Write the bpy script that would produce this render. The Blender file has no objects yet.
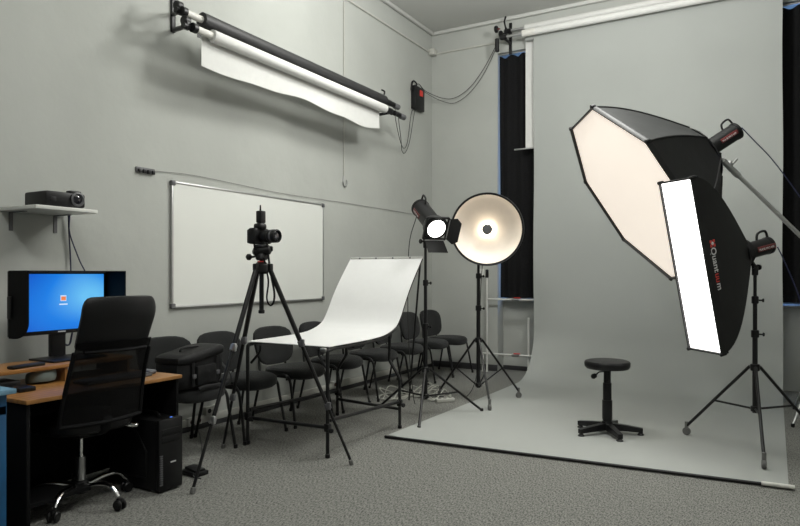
import bpy, bmesh, math, random
from mathutils import Vector, Matrix, noise
random.seed(7)
PI = math.pi
V = Vector
SC = bpy.context.scene
COL = SC.collection

# ------------------------------------------------------------------ camera
cd = bpy.data.cameras.new('viewpoint'); cam = bpy.data.objects.new('viewpoint', cd); COL.objects.link(cam)
cam.location = (4.2, 0, 1.3); cam.rotation_euler = (math.radians(90), 0, math.radians(29.8))
cd.sensor_width = 36; cd.lens = 654/800*36; cd.shift_y = 11/800; cd.clip_start = .05
SC.camera = cam
# ------------------------------------------------------------------ world, view
SC.view_settings.view_transform = 'Standard'; SC.view_settings.look = 'None'
SC.view_settings.gamma = 1; SC.view_settings.exposure = .11
SC.view_settings.use_curve_mapping = False
w = bpy.data.worlds.new('world'); SC.world = w; w.use_nodes = True
wn = w.node_tree; wn.nodes['Background'].inputs[0].default_value = (.27, .50, 1, 1); wn.nodes['Background'].inputs[1].default_value = 3.5
# ------------------------------------------------------------------ unseen room lights
def area(name, loc, sx, sy, power, col=(1, 1, 1), rot=(0, 0, 0)):
    l = bpy.data.lights.new(name, 'AREA'); l.shape = 'RECTANGLE'; l.size = sx; l.size_y = sy; l.energy = power; l.color = col
    o = bpy.data.objects.new(name, l); COL.objects.link(o); o.location = loc; o.rotation_euler = rot
    return o
def point_light(loc, power, r=.22, col=(1, 1, .965)):  # soft point light out of view, added to lift the room brightness
    l = bpy.data.lights.new('unseen_overhead_light', 'POINT'); l.energy = power; l.shadow_soft_size = r; l.color = col
    o = bpy.data.objects.new('unseen_overhead_light', l); COL.objects.link(o); o.location = loc
point_light((1.7, 4.9, 4.05), 84)
point_light((3.0, 5.5, 3.85), 128)
point_light((3.0, .8, 3.80), 108)
area('ceiling_fill', (3.2, 4.6, 3.7), .9, 1.6, 130, (1, 1, .965), (PI, 0, 0))  # unseen upward light, added to brighten the ceiling
area('ceiling_lamp', (4.6, 2.0, 4.62), .4, 1.3, 22, (1, 1, .97))

# ------------------------------------------------------------------ materials
def lin(r, g, b):
    f = lambda c: (c/255/12.92) if c/255 <= .04045 else ((c/255+.055)/1.055)**2.4
    return (f(r), f(g), f(b), 1)
def mat(name, c, rough=.6, metal=0, var=.06, scale=20, bump=0, bscale=None, emit=None, es=0, spec=.5, alpha=1, sheen=0):
    m = bpy.data.materials.new(name); m.use_nodes = True; nt = m.node_tree; N = nt.nodes; L = nt.links
    p = N['Principled BSDF']
    p.inputs['Roughness'].default_value = rough; p.inputs['Metallic'].default_value = metal
    p.inputs['Specular IOR Level'].default_value = spec; p.inputs['Alpha'].default_value = alpha
    if sheen: p.inputs['Sheen Weight'].default_value = sheen
    tc = N.new('ShaderNodeTexCoord')
    nz = N.new('ShaderNodeTexNoise'); nz.inputs['Scale'].default_value = scale; nz.inputs['Detail'].default_value = 5
    L.new(tc.outputs['Object'], nz.inputs['Vector'])
    r = N.new('ShaderNodeValToRGB'); r.color_ramp.elements[0].position = .3; r.color_ramp.elements[1].position = .7
    r.color_ramp.elements[0].color = tuple(x*(1-var) for x in c[:3])+(1,); r.color_ramp.elements[1].color = tuple(min(1, x*(1+var)) for x in c[:3])+(1,)
    L.new(nz.outputs['Fac'], r.inputs[0]); L.new(r.outputs[0], p.inputs['Base Color'])
    if bump:
        b = N.new('ShaderNodeBump'); b.inputs['Strength'].default_value = bump; b.inputs['Distance'].default_value = .01
        n2 = N.new('ShaderNodeTexNoise'); n2.inputs['Scale'].default_value = bscale or scale*3; n2.inputs['Detail'].default_value = 6
        L.new(tc.outputs['Object'], n2.inputs['Vector']); L.new(n2.outputs['Fac'], b.inputs['Height']); L.new(b.outputs[0], p.inputs['Normal'])
    if emit:
        p.inputs['Emission Color'].default_value = emit; p.inputs['Emission Strength'].default_value = es
    return m
M = {}
M['wall'] = mat('plaster_grey', (.40, .41, .385, 1), .9, var=.05, scale=1.3, bump=.35, bscale=7, spec=.2)
M['ceil'] = mat('plaster_ceiling', (.52, .525, .50, 1), .9, var=.03, scale=1, spec=.2)
M['base_dark'] = mat('baseboard_dark', (.03, .03, .032, 1), .5)
M['trunk'] = mat('trunking_plastic', (.46, .46, .42, 1), .5)
M['white_pl'] = mat('white_plastic', (.6, .6, .57, 1), .35, var=.02)
M['paper'] = mat('grey_paper', (.345, .358, .342, 1), .85, var=.02, scale=1.1, spec=.25)
M['wpaper'] = mat('white_paper', (.60, .60, .58, 1), .8, var=.02, spec=.25)
M['wsheet'] = mat('white_acrylic', (.74, .74, .735, 1), .45, var=.01)
M['bpaper'] = mat('charcoal_paper', (.022, .022, .023, 1), .55)
M['core'] = mat('cardboard_core', (.62, .61, .57, 1), .6)
M['board'] = mat('whiteboard_enamel', (.68, .69, .655, 1), .33, var=.015, scale=2)
M['alu'] = mat('aluminium', (.5, .5, .5, 1), .35, metal=.9)
M['steel'] = mat('brushed_steel', (.45, .45, .45, 1), .35, metal=1)
M['chrome'] = mat('chrome', (.8, .8, .8, 1), .12, metal=1)
M['black'] = mat('black_plastic', (.0055, .0055, .006, 1), .42, spec=.35)
M['blackm'] = mat('black_matte', (.0035, .0035, .004, 1), .7, spec=.15)
M['bmetal'] = mat('black_painted_tube', (.006, .006, .0065, 1), .38, spec=.4)
M['graypl'] = mat('grey_plastic', (.09, .09, .095, 1), .45)
M['fabric'] = mat('charcoal_upholstery', (.0115, .0122, .0122, 1), .95, var=.2, scale=140, bump=.3, bscale=200, sheen=.12, spec=.25)
M['leather'] = mat('black_leather', (.006, .006, .0065, 1), .45, spec=.3, bump=.1, bscale=150)
M['nylon'] = mat('black_nylon', (.0045, .0045, .005, 1), .6, spec=.3, var=.2, scale=60, bump=.25, bscale=30)
M['softbox'] = mat('softbox_fabric', (.0055, .0055, .0055, 1), .5, var=.2, scale=8, bump=.3, bscale=5, spec=.4)
M['softlit'] = mat('softbox_fabric_lit', (.028, .029, .029, 1), .62, var=.1, scale=8, bump=.3, bscale=5, spec=.3)  # lighter copy of the softbox fabric, sheen of one panel put into its colour
M['silver'] = mat('reflective_lining', (.6, .6, .6, 1), .4, metal=.7)
M['curtain'] = mat('black_curtain', (.0075, .0075, .008, 1), .95, spec=.2, var=.2, scale=50)
M['red'] = mat('red_label', (.12, .015, .015, 1), .5)
M['redbright'] = mat('red_print', (.6, .04, .03, 1), .5)
M['whiteprint'] = mat('white_print', (.62, .62, .62, 1), .5)
M['navy'] = mat('navy_cable', (.01, .014, .05, 1), .5)
M['cable'] = mat('black_cable', (.02, .02, .02, 1), .5)
M['gcable'] = mat('grey_cable', (.16, .16, .15, 1), .6)
M['lens'] = mat('coated_lens_glass', (.006, .006, .01, 1), .08, spec=.8)
M['wcable'] = mat('pale_cable', (.4, .4, .36, 1), .5)
M['brown'] = mat('socket_brown', (.06, .02, .01, 1), .5)
M['blue'] = mat('blue_paint', (.004, .075, .19, 1), .5, var=.2, scale=9)
M['bluetop'] = mat('pale_blue_paint', (.11, .22, .30, 1), .5, var=.15, scale=9)
M['tealf'] = mat('teal_grey_upholstery', (.03, .04, .045, 1), .95, var=.2, scale=120)
M['greycloth'] = mat('grey_green_cloth', (.16, .2, .19, 1), .9)
M['winframe'] = mat('window_frame_white', (.7, .7, .7, 1), .4)
M['rubber'] = mat('grey_rubber', (.12, .12, .115, 1), .6)
M['keys'] = mat('grey_keys', (.10, .10, .11, 1), .5)
M['blueled'] = mat('blue_led', (.02, .05, .5, 1), .4, emit=(.1, .3, 1, 1), es=.8)
M['diff_warm'] = mat('lit_diffuser_cream', (.8, .76, .7, 1), .8, var=.01, emit=lin(246, 232, 218), es=.72)
M['diff_white'] = mat('lit_diffuser_white', (.9, .9, .9, 1), .8, emit=(1, .98, .97, 1), es=3.0)
M['spot'] = mat('lit_frosted_disc', (.9, .9, .9, 1), .8, emit=(1, .98, .94, 1), es=4.5)
M['bulb'] = mat('modelling_bulb', (.9, .9, .9, 1), .6, emit=(1, .86, .66, 1), es=11)
M['dish'] = mat('pearl_dish_lining', (.70, .64, .575, 1), .45, var=.02, spec=.5)
def wood():
    m = mat('beech_laminate', (.30, .13, .042, 1), .4); nt = m.node_tree; N = nt.nodes; L = nt.links
    wv = N.new('ShaderNodeTexWave'); wv.inputs['Scale'].default_value = 6; wv.inputs['Distortion'].default_value = 6; wv.bands_direction = 'X'
    wv.inputs['Detail'].default_value = 4
    tc = N.new('ShaderNodeTexCoord'); L.new(tc.outputs['Object'], wv.inputs[0])
    r = N.new('ShaderNodeValToRGB'); r.color_ramp.elements[0].color = (.25, .112, .028, 1); r.color_ramp.elements[1].color = (.335, .155, .042, 1)
    L.new(wv.outputs['Fac'], r.inputs[0]); L.new(r.outputs[0], N['Principled BSDF'].inputs['Base Color']); return m
M['wood'] = wood()
def carpet():
    m = mat('carpet_loop_grey', (.1, .1, .1, 1), 1, spec=.1); nt = m.node_tree; N = nt.nodes; L = nt.links
    p = N['Principled BSDF']; tc = N.new('ShaderNodeTexCoord')
    mp = N.new('ShaderNodeMapping'); mp.inputs['Scale'].default_value = (120, 48, 80); mp.inputs['Rotation'].default_value = (0, 0, .5)
    L.new(tc.outputs['Object'], mp.inputs[0])
    a = N.new('ShaderNodeTexNoise'); a.inputs['Scale'].default_value = 1; a.inputs['Detail'].default_value = 3; L.new(mp.outputs[0], a.inputs['Vector'])
    b = N.new('ShaderNodeTexVoronoi'); b.inputs['Scale'].default_value = 190; L.new(tc.outputs['Object'], b.inputs['Vector'])
    mx = N.new('ShaderNodeMath'); mx.operation = 'MULTIPLY_ADD'; mx.inputs[1].default_value = .35; L.new(b.outputs['Distance'], mx.inputs[0]); L.new(a.outputs['Fac'], mx.inputs[2])
    r = N.new('ShaderNodeValToRGB'); r.color_ramp.elements[0].position = .45; r.color_ramp.elements[1].position = .82
    r.color_ramp.elements[0].color = (.058, .059, .055, 1); r.color_ramp.elements[1].color = (.25, .25, .23, 1)
    L.new(mx.outputs[0], r.inputs[0]); L.new(r.outputs[0], p.inputs['Base Color'])
    bp = N.new('ShaderNodeBump'); bp.inputs['Strength'].default_value = .6; bp.inputs['Distance'].default_value = .006
    L.new(mx.outputs[0], bp.inputs['Height']); L.new(bp.outputs[0], p.inputs['Normal']); return m
M['carpet'] = carpet()
def screen():
    m = bpy.data.materials.new('lit_screen'); m.use_nodes = True; nt = m.node_tree; N = nt.nodes; L = nt.links
    p = N['Principled BSDF']; p.inputs['Base Color'].default_value = (.01, .01, .01, 1); p.inputs['Roughness'].default_value = .4
    tc = N.new('ShaderNodeTexCoord'); mp = N.new('ShaderNodeMapping'); mp.vector_type = 'TEXTURE'
    mp.inputs['Location'].default_value = (0, .17, .02); mp.inputs['Scale'].default_value = (1, .5, .30)
    L.new(tc.outputs['Object'], mp.inputs[0])
    g = N.new('ShaderNodeTexGradient'); g.gradient_type = 'SPHERICAL'; L.new(mp.outputs[0], g.inputs[0])
    r = N.new('ShaderNodeValToRGB'); e = r.color_ramp.elements
    e[0].position = 0; e[0].color = lin(0, 72, 185); e[1].position = 1; e[1].color = lin(100, 185, 235)
    k = e.new(.45); k.color = lin(0, 118, 218)
    nz = N.new('ShaderNodeTexWave'); nz.inputs['Scale'].default_value = 1.1; nz.inputs['Distortion'].default_value = 2; nz.bands_direction = 'DIAGONAL'
    L.new(tc.outputs['Object'], nz.inputs[0])
    ad = N.new('ShaderNodeMath'); ad.operation = 'MULTIPLY_ADD'; ad.inputs[1].default_value = .16
    L.new(nz.outputs['Fac'], ad.inputs[0]); L.new(g.outputs['Fac'], ad.inputs[2])
    L.new(ad.outputs[0], r.inputs[0]); L.new(r.outputs[0], p.inputs['Emission Color']); p.inputs['Emission Strength'].default_value = 1
    return m
M['screen'] = screen()
M['tile'] = mat('icon_orange', (.2, .1, .05, 1), .4, emit=lin(225, 120, 70), es=1)
M['tilew'] = mat('icon_white', (.2, .2, .2, 1), .4, emit=lin(200, 220, 245), es=.9)
def meshback():
    m = bpy.data.materials.new('see_through_mesh'); m.use_nodes = True; N = m.node_tree.nodes; L = m.node_tree.links
    p = N['Principled BSDF']; p.inputs['Base Color'].default_value = (.004, .004, .004, 1); p.inputs['Roughness'].default_value = .8; p.inputs['Specular IOR Level'].default_value = .15
    tc = N.new('ShaderNodeTexCoord'); nz = N.new('ShaderNodeTexNoise'); nz.inputs['Scale'].default_value = 9
    L.new(tc.outputs['Object'], nz.inputs['Vector'])
    mr = N.new('ShaderNodeMapRange'); mr.inputs[3].default_value = .68; mr.inputs[4].default_value = .9
    L.new(nz.outputs['Fac'], mr.inputs[0]); L.new(mr.outputs[0], p.inputs['Alpha']); return m
M['mesh'] = meshback()
def glass():
    m = bpy.data.materials.new('window_glass'); m.use_nodes = True; N = m.node_tree.nodes
    p = N['Principled BSDF']; p.inputs['Base Color'].default_value = (.8, .9, 1, 1); p.inputs['Roughness'].default_value = .1
    p.inputs['Alpha'].default_value = .25; return m
M['glass'] = glass()

# ------------------------------------------------------------------ helpers
def basis(d):
    d = V(d).normalized(); q = d.to_track_quat('Z', 'Y'); return q.to_matrix()
class MB:
    def __init__(s): s.bm = bmesh.new()
    def box(s, c, size, rot=None, bev=0, seg=2):
        b = bmesh.new(); bmesh.ops.create_cube(b, size=1)
        for v in b.verts: v.co = V((v.co.x*size[0], v.co.y*size[1], v.co.z*size[2]))
        if bev: bmesh.ops.bevel(b, geom=b.edges[:], offset=bev, segments=seg, profile=.5, affect='EDGES')
        R = rot if rot is not None else Matrix.Identity(3)
        for v in b.verts: v.co = R @ v.co + V(c)
        return s.add(b)
    def add(s, b):
        me = bpy.data.meshes.new('tmp'); b.to_mesh(me); b.free(); s.bm.from_mesh(me); bpy.data.meshes.remove(me); return s
    def bb(s, a, b, bev=0):
        a = V(a); b = V(b); return s.box((a+b)/2, [abs(x) for x in (b-a)], bev=bev)
    def cyl(s, p0, p1, r0, r1=None, n=16, cap=True, bev=0):
        p0 = V(p0); p1 = V(p1); r1 = r0 if r1 is None else r1
        pr = [(r0, 0), (r1, (p1-p0).length)]
        if bev: L_ = (p1-p0).length; pr = [(r0-bev, 0), (r0, bev), (r1, L_-bev), (r1-bev, L_)]
        return s.lathe(pr, p0, p1-p0, n, cap)
    def lathe(s, prof, o, d, n=24, cap=True):
        B = basis(d); o = V(o); rings = []
        for r, z in prof:
            rings.append([s.bm.verts.new(o + B @ V((r*math.cos(2*PI*i/n), r*math.sin(2*PI*i/n), z))) for i in range(n)])
        for a, b in zip(rings, rings[1:]):
            for i in range(n): s.bm.faces.new((a[i], a[(i+1) % n], b[(i+1) % n], b[i]))
        if cap: s.bm.faces.new(rings[0][::-1]); s.bm.faces.new(rings[-1])
        return s
    def tube(s, pts, r, n=8, closed=False, flat=None):
        pts = [V(p) for p in pts]; rings = []; N = len(pts); up = None
        for i, p in enumerate(pts):
            a = pts[i-1] if (i or closed) else p; b = pts[(i+1) % N] if (i < N-1 or closed) else p
            d = (b-a).normalized()
            if up is None: up = V((0, 0, 1)) if abs(d.z) < .9 else V((1, 0, 0))
            x = d.cross(up); x.normalize(); up = x.cross(d).normalized()
            rr = r[i] if isinstance(r, (list, tuple)) else r
            f1, f2 = (flat or (1, 1))
            rings.append([s.bm.verts.new(p + x*rr*f1*math.cos(2*PI*k/n) + up*rr*f2*math.sin(2*PI*k/n)) for k in range(n)])
        prs = list(zip(rings, rings[1:])) + ([(rings[-1], rings[0])] if closed else [])
        for a, b in prs:
            for k in range(n): s.bm.faces.new((a[k], a[(k+1) % n], b[(k+1) % n], b[k]))
        if not closed: s.bm.faces.new(rings[0][::-1]); s.bm.faces.new(rings[-1])
        return s
    def grid(s, P, th=0, close_u=False):
        """P[i][j] points; th = thickness along the surface normal"""
        n = len(P); m = len(P[0])
        def nrm(i, j):
            a = V(P[min(i+1, n-1)][j]) - V(P[max(i-1, 0)][j]); b = V(P[i][min(j+1, m-1)]) - V(P[i][max(j-1, 0)])
            c = a.cross(b); return c.normalized() if c.length > 1e-9 else V((0, 0, 1))
        A = [[s.bm.verts.new(V(P[i][j])) for j in range(m)] for i in range(n)]
        for i in range(n-1):
            for j in range(m-1): s.bm.faces.new((A[i][j], A[i+1][j], A[i+1][j+1], A[i][j+1]))
        if th:
            Bv = [[s.bm.verts.new(V(P[i][j]) - nrm(i, j)*th) for j in range(m)] for i in range(n)]
            for i in range(n-1):
                for j in range(m-1): s.bm.faces.new((Bv[i][j], Bv[i][j+1], Bv[i+1][j+1], Bv[i+1][j]))
            for i in range(n-1):
                s.bm.faces.new((A[i][0], Bv[i][0], Bv[i+1][0], A[i+1][0])); s.bm.faces.new((A[i][-1], A[i+1][-1], Bv[i+1][-1], Bv[i][-1]))
            for j in range(m-1):
                s.bm.faces.new((A[0][j], A[0][j+1], Bv[0][j+1], Bv[0][j])); s.bm.faces.new((A[-1][j], Bv[-1][j], Bv[-1][j+1], A[-1][j+1]))
        return s
    def poly(s, pts, ext):
        """closed polygon extruded by vector ext"""
        a = [s.bm.verts.new(V(p)) for p in pts]; b = [s.bm.verts.new(V(p)+V(ext)) for p in pts]; n = len(a)
        s.bm.faces.new(a[::-1]); s.bm.faces.new(b)
        for i in range(n): s.bm.faces.new((a[i], a[(i+1) % n], b[(i+1) % n], b[i]))
        return s
    def build(s, name, m, parent=None, world=False, smooth=True, subd=0):
        bmesh.ops.recalc_face_normals(s.bm, faces=s.bm.faces[:])
        me = bpy.data.meshes.new(name)
        o = bpy.data.objects.new(name, me); COL.objects.link(o)
        if world and parent is not None:
            s.bm.transform(chain(parent).inverted())
        elif parent is None and world:
            vs = [v.co for v in s.bm.verts]; c = V((sum(v.x for v in vs)/len(vs), sum(v.y for v in vs)/len(vs), min(v.z for v in vs)))
            s.bm.transform(Matrix.Translation(-c)); o.location = c
        s.bm.to_mesh(me); s.bm.free()
        if smooth:
            for p in me.polygons: p.use_smooth = True
            if hasattr(me, 'set_sharp_from_angle'): me.set_sharp_from_angle(angle=math.radians(38))
        me.materials.append(M[m])
        if parent is not None: o.parent = parent
        if subd:
            md = o.modifiers.new('subd', 'SUBSURF'); md.levels = subd; md.render_levels = subd
        return o
def chain(o):
    m = o.matrix_basis.copy()
    while o.parent: o = o.parent; m = o.matrix_basis @ m
    return m
def tag(o, label=None, cat=None, group=None, kind=None):
    for k, v in (('label', label), ('category', cat), ('group', group), ('kind', kind)):
        if v: o[k] = v
    return o
def thing(name, label, cat, loc=(0, 0, 0), rotz=0, group=None, mtx=None):
    o = bpy.data.objects.new(name, None); COL.objects.link(o); o.empty_display_size = .1
    if mtx is not None: o.matrix_basis = mtx
    else: o.location = loc; o.rotation_euler = (0, 0, rotz)
    return tag(o, label, cat, group)
def copy_tree(o, parent=None):
    c = o.copy(); COL.objects.link(c); c.parent = parent
    for ch in [x for x in list(bpy.data.objects) if x.parent == o and x is not c]: copy_tree(ch, c)
    return c
def struct(o): o['kind'] = 'structure'; return o
def spline(pts, n=8):
    pts = [V(p) for p in pts]; out = []
    for i in range(len(pts)-1):
        p0 = pts[max(i-1, 0)]; p1 = pts[i]; p2 = pts[i+1]; p3 = pts[min(i+2, len(pts)-1)]
        for k in range(n):
            t = k/n
            out.append(.5*((2*p1)+(-p0+p2)*t+(2*p0-5*p1+4*p2-p3)*t*t+(-p0+3*p1-3*p2+p3)*t**3))
    out.append(pts[-1]); return out
def text_mesh(name, body, size, m, mtx, parent, ext=.0006, off=0):
    cu = bpy.data.curves.new('t', 'FONT'); cu.body = body; cu.size = size; cu.extrude = ext; cu.offset = off
    t = bpy.data.objects.new('t', cu); COL.objects.link(t)
    dg = bpy.context.evaluated_depsgraph_get(); me = bpy.data.meshes.new_from_object(t.evaluated_get(dg))
    bpy.data.objects.remove(t); wd = max(v.co.x for v in me.vertices)
    me.transform(mtx); me.materials.clear(); me.materials.append(M[m])
    o = bpy.data.objects.new(name, me); COL.objects.link(o); o.parent = parent
    return o, wd

# ------------------------------------------------------------------ the room
XR, YF, YB, ZC = 7.6, -3.2, 8.24, 4.70
MB().bb((-.25, YF, -.1), (XR, 8.9, 0)).build('floor', 'carpet', smooth=False)
MB().bb((-.25, YF, ZC), (XR, 8.9, ZC+.15)).build('ceiling', 'ceil', smooth=False)
MB().bb((-.25, YF, 0), (0, 8.9, ZC)).build('wall_left', 'wall', smooth=False)
MB().bb((XR, YF, 0), (XR+.2, 8.9, ZC)).build('wall_right', 'wall', smooth=False)
MB().bb((-.25, YF-.2, 0), (XR, YF, ZC)).build('wall_front', 'wall', smooth=False)
W1 = (.985, 2.45); W2 = (3.55, 5.6); ZW = 4.25; YN = 8.46
b = MB()
for x0, x1 in ((0, W1[0]), (W1[1], W2[0]), (W2[1], XR)): b.bb((x0, YB, 0), (x1, 8.9, ZC))
for x0, x1 in (W1, W2): b.bb((x0, YB, ZW), (x1, 8.9, ZC)); b.bb((x0, YN, 0), (x1, 8.9, .93))
b.build('wall_back', 'wall', smooth=False)
for i, (x0, x1) in enumerate((W1, W2)):
    f = MB(); y0, y1 = 8.66, 8.72
    f.bb((x0, y0, .95), (x1, y1, 1.02)); f.bb((x0, y0, ZW-.07), (x1, y1, ZW)); f.bb((x0, y0, .95), (x0+.06, y1, ZW)); f.bb((x1-.06, y0, .95), (x1, y1, ZW))
    xm = (x0+x1)/2; f.bb((xm-.035, y0, .95), (xm+.035, y1, ZW)); f.bb((x0, y0, 2.9), (x1, y1, 2.96))
    wf = f.build('window_%d' % (i+1), 'winframe', smooth=False)
    MB().bb((x0+.05, 8.685, 1.0), (x1-.05, 8.69, ZW-.05)).build('pane', 'glass', wf, smooth=False)
    MB().bb((x0, YN-.03, .93), (x1, 8.66, .955), bev=.004).build('sill', 'winframe', wf)
for n, a, c in (('baseboard_left', (0, YF, 0), (.018, YB, .045)), ('baseboard_back', (.018, YB-.018, 0), (W1[0], YB, .085)), ('trim_1', (W1[0], YN-.018, 0), (W1[1], YN, .06)),
                ('trim_2', (W1[1], YB-.018, 0), (W2[0], YB, .085))):
    struct(MB().bb(a, c, bev=.004).build(n, 'base_dark'))
struct(MB().bb((0, YF, ZC-.05), (.05, YB, ZC), bev=.015).build('trim_3', 'ceil'))
struct(MB().bb((.05, YB-.05, ZC-.05), (XR, YB, ZC), bev=.015).build('trim_4', 'ceil'))
for n in ('floor', 'ceiling', 'wall_left', 'wall_right', 'wall_front', 'wall_back', 'window_1', 'window_2'): struct(bpy.data.objects[n])
tag(MB().bb((0, 2.9, .045), (.022, 8.2, .105), bev=.004).build('cable_trunking', 'trunk'), 'long pale plastic cable trunking low along the left wall behind the chairs', 'cable trunking')
# heavy curtains and their rail
def curtain(x0, x1, z0, z1, label):
    rail = tag(MB().cyl((x0-.02, 8.285, z1+.035), (x1+.02, 8.285, z1+.035), .014).build('curtain_rail', 'alu', world=True), label[1], 'curtain rail', 'curtain rails over the windows')
    nu = int((x1-x0)*60); P = []
    for i in range(nu+1):
        x = x0+(x1-x0)*i/nu; ph = i*.62
        P.append([(x+.006*math.sin(ph*.5+z), 8.285+.024*math.sin(ph)+.008*math.sin(ph*.37+z*1.3), z) for z in [z0+(z1+.018*math.cos(ph)-z0)*k/12 for k in range(13)]])
    c = MB().grid(P, .004).build('curtain', 'curtain', world=True)
    tag(c, label[0], 'curtain', 'black curtains over the windows')
curtain(1.005, 2.40, .985, 4.20, ('narrow visible strip of black curtain left of the grey paper backdrop', 'curtain rail above the black curtain left of the grey backdrop'))
curtain(3.6, 5.55, .985, 4.20, ('black curtain at the right edge, right of the grey paper backdrop', 'curtain rail above the black curtain at the right edge'))

# ------------------------------------------------------------------ grey paper sweep
PX0, PX1 = 1.545, 4.275
prof = [(8.055, 4.3-3.7*k/14) for k in range(15)]
for k in range(1, 11):
    a = k/10*PI/2; prof.append((8.055-.6*(1-math.cos(a)), .604-.6*math.sin(a)))
for k in range(1, 26): prof.append((7.455-(7.455-4.5)*k/25, .004))
P = []
for i in range(41):
    t = i/40; x = PX0+(PX1-PX0)*t; row = []
    for j, (y, z) in enumerate(prof):
        k = max(0, (j-24)/25)
        yy = y + k*(-.05+.155*t); zz = z
        if z < .01: zz += .022*math.exp(-((x-PX0)/.13)**2)*k*k
        row.append((x + .004*math.sin(z*3), yy + (.004*math.sin(x*5+z*2.2) if j < 20 else 0), zz))
    P.append(row)
sweep = thing('paper_backdrop', 'seamless grey paper backdrop hanging from the back wall and sweeping over the carpet', 'backdrop', (2.9, 6, 0))
MB().grid(P, .002).build('paper', 'paper', sweep, world=True)
MB().cyl((1.43, 8.09, 4.315), (4.5, 8.09, 4.315), .03).build('roll', 'paper', sweep, world=True)
MB().cyl((PX0-.02, 4.432, .014), (PX1+.02, 4.587, .014), .011).build('weight_bar', 'black', sweep, world=True)
MB().cyl((4.13, 4.567, .022), (PX1+.03, 4.575, .022), .0125).build('end_sleeve', 'core', sweep, world=True)
r = thing('paper_roll', 'upper white paper roll mounted over the grey backdrop', 'paper roll', (2.9, 8.12, 4.48))
MB().cyl((1.41, 8.12, 4.475), (4.5, 8.12, 4.475), .04, n=24).build('rolled_paper', 'wpaper', r, world=True)
MB().cyl((1.2, 8.12, 4.475), (4.6, 8.12, 4.475), .017).build('core', 'alu', r, world=True)
MB().bb((1.402, 8.158, 2.93), (2.3, 8.161, 4.475)).build('hanging_paper', 'wpaper', r, world=True)
MB().bb((1.25, 8.148, 2.915), (2.32, 8.168, 2.932), bev=.003).build('bottom_bar', 'alu', r, world=True)
r = thing('paper_roll', 'lower white paper roll directly above the grey backdrop edge', 'paper roll', (2.9, 7.96, 4.34))
MB().cyl((1.44, 7.96, 4.345), (4.5, 7.96, 4.345), .042, n=24).build('rolled_paper', 'wpaper', r, world=True)
MB().cyl((1.2, 7.96, 4.345), (4.6, 7.96, 4.345), .017).build('core', 'alu', r, world=True)
MB().cyl((1.43, 7.96, 4.345), (1.6, 7.96, 4.345), .0435, n=24).build('end_collar', 'core', r, world=True)
br = thing('roller_bracket', 'black roller bracket with chain wheels left of the rolls above the backdrop', 'bracket', (1.17, 8.2, 4.3))
b = MB(); b.bb((1.15, 8.225, 4.2), (1.19, 8.24, 4.62), bev=.003)
for y, z in ((8.12, 4.475), (7.96, 4.345)): b.bb((1.157, y-.03, z-.014), (1.183, 8.232, z+.014), bev=.003); b.cyl((1.13, y, z), (1.22, y, z), .032, bev=.006)
b.bb((1.158, 8.05, 4.34), (1.182, 8.075, 4.5)); b.tube([(1.17, 8.06, 4.48), (1.17, 8.0, 4.56), (1.17, 8.05, 4.64)], .012)
b.build('arm', 'black', br, world=True)
for (y, z) in ((8.06, 4.43), (7.9, 4.44)): MB().cyl((1.08, y, z), (1.12, y, z), .045, bev=.01).build('chain_wheel', 'black', br, world=True); MB().cyl((1.07, y, z), (1.15, y, z), .010).build('axle', 'red' if y < 8 else 'black', br, world=True)
MB().cyl((1.10, 7.93, 4.33), (1.10, 7.93, 4.16), .028, bev=.008).build('motor', 'black', br, world=True)

# ------------------------------------------------------------------ rolls on the left wall
def wall_roll(z, x, y0, y1, m, label, r, tail):
    t = thing('paper_roll', label, 'paper roll', (x, (y0+y1)/2, z))
    MB().cyl((x, y0, z), (x, y1, z), r, n=28).build('rolled_paper', m, t, world=True)
    MB().cyl((x, y0-.17, z), (x, y1+.08, z), .027, n=16).build('core', 'core', t, world=True)
    MB().cyl((x, y0-.20, z), (x, y0-.16, z), .036).build('end_plug', 'black', t, world=True)
    MB().cyl((x, y1+.03, z), (x, y1+.14, z), .034).build('end_plug', 'black', t, world=True)
    P = []
    for i in range(40):
        u = i/39; y = y0+.005-(.07 if m == 'wpaper' else 0)+(y1-y0-.01+(.03 if m == 'wpaper' else 0))*u
        L = tail(u); col = []
        for k in range(9):
            s = k/8
            col.append((x-r*.97+.006*math.sin(u*13)*s*s*(1 if L > .2 else 0), y, z-L*s))
        P.append(col)
    MB().grid(P, .0015).build('loose_end', m, t, world=True)
    return t
wall_roll(3.285, .32, 3.66, 6.40, 'bpaper', 'charcoal paper roll, the upper of two on the left wall', .058, lambda u: .125)
wall_roll(3.155, .40, 3.69, 6.29, 'wpaper', 'white paper roll with a loose wavy end, under the charcoal roll', .048, lambda u: .235+.02*math.sin(u*9+.5)+.02*math.sin(u*23)*(.3+u)*.5)
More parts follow.
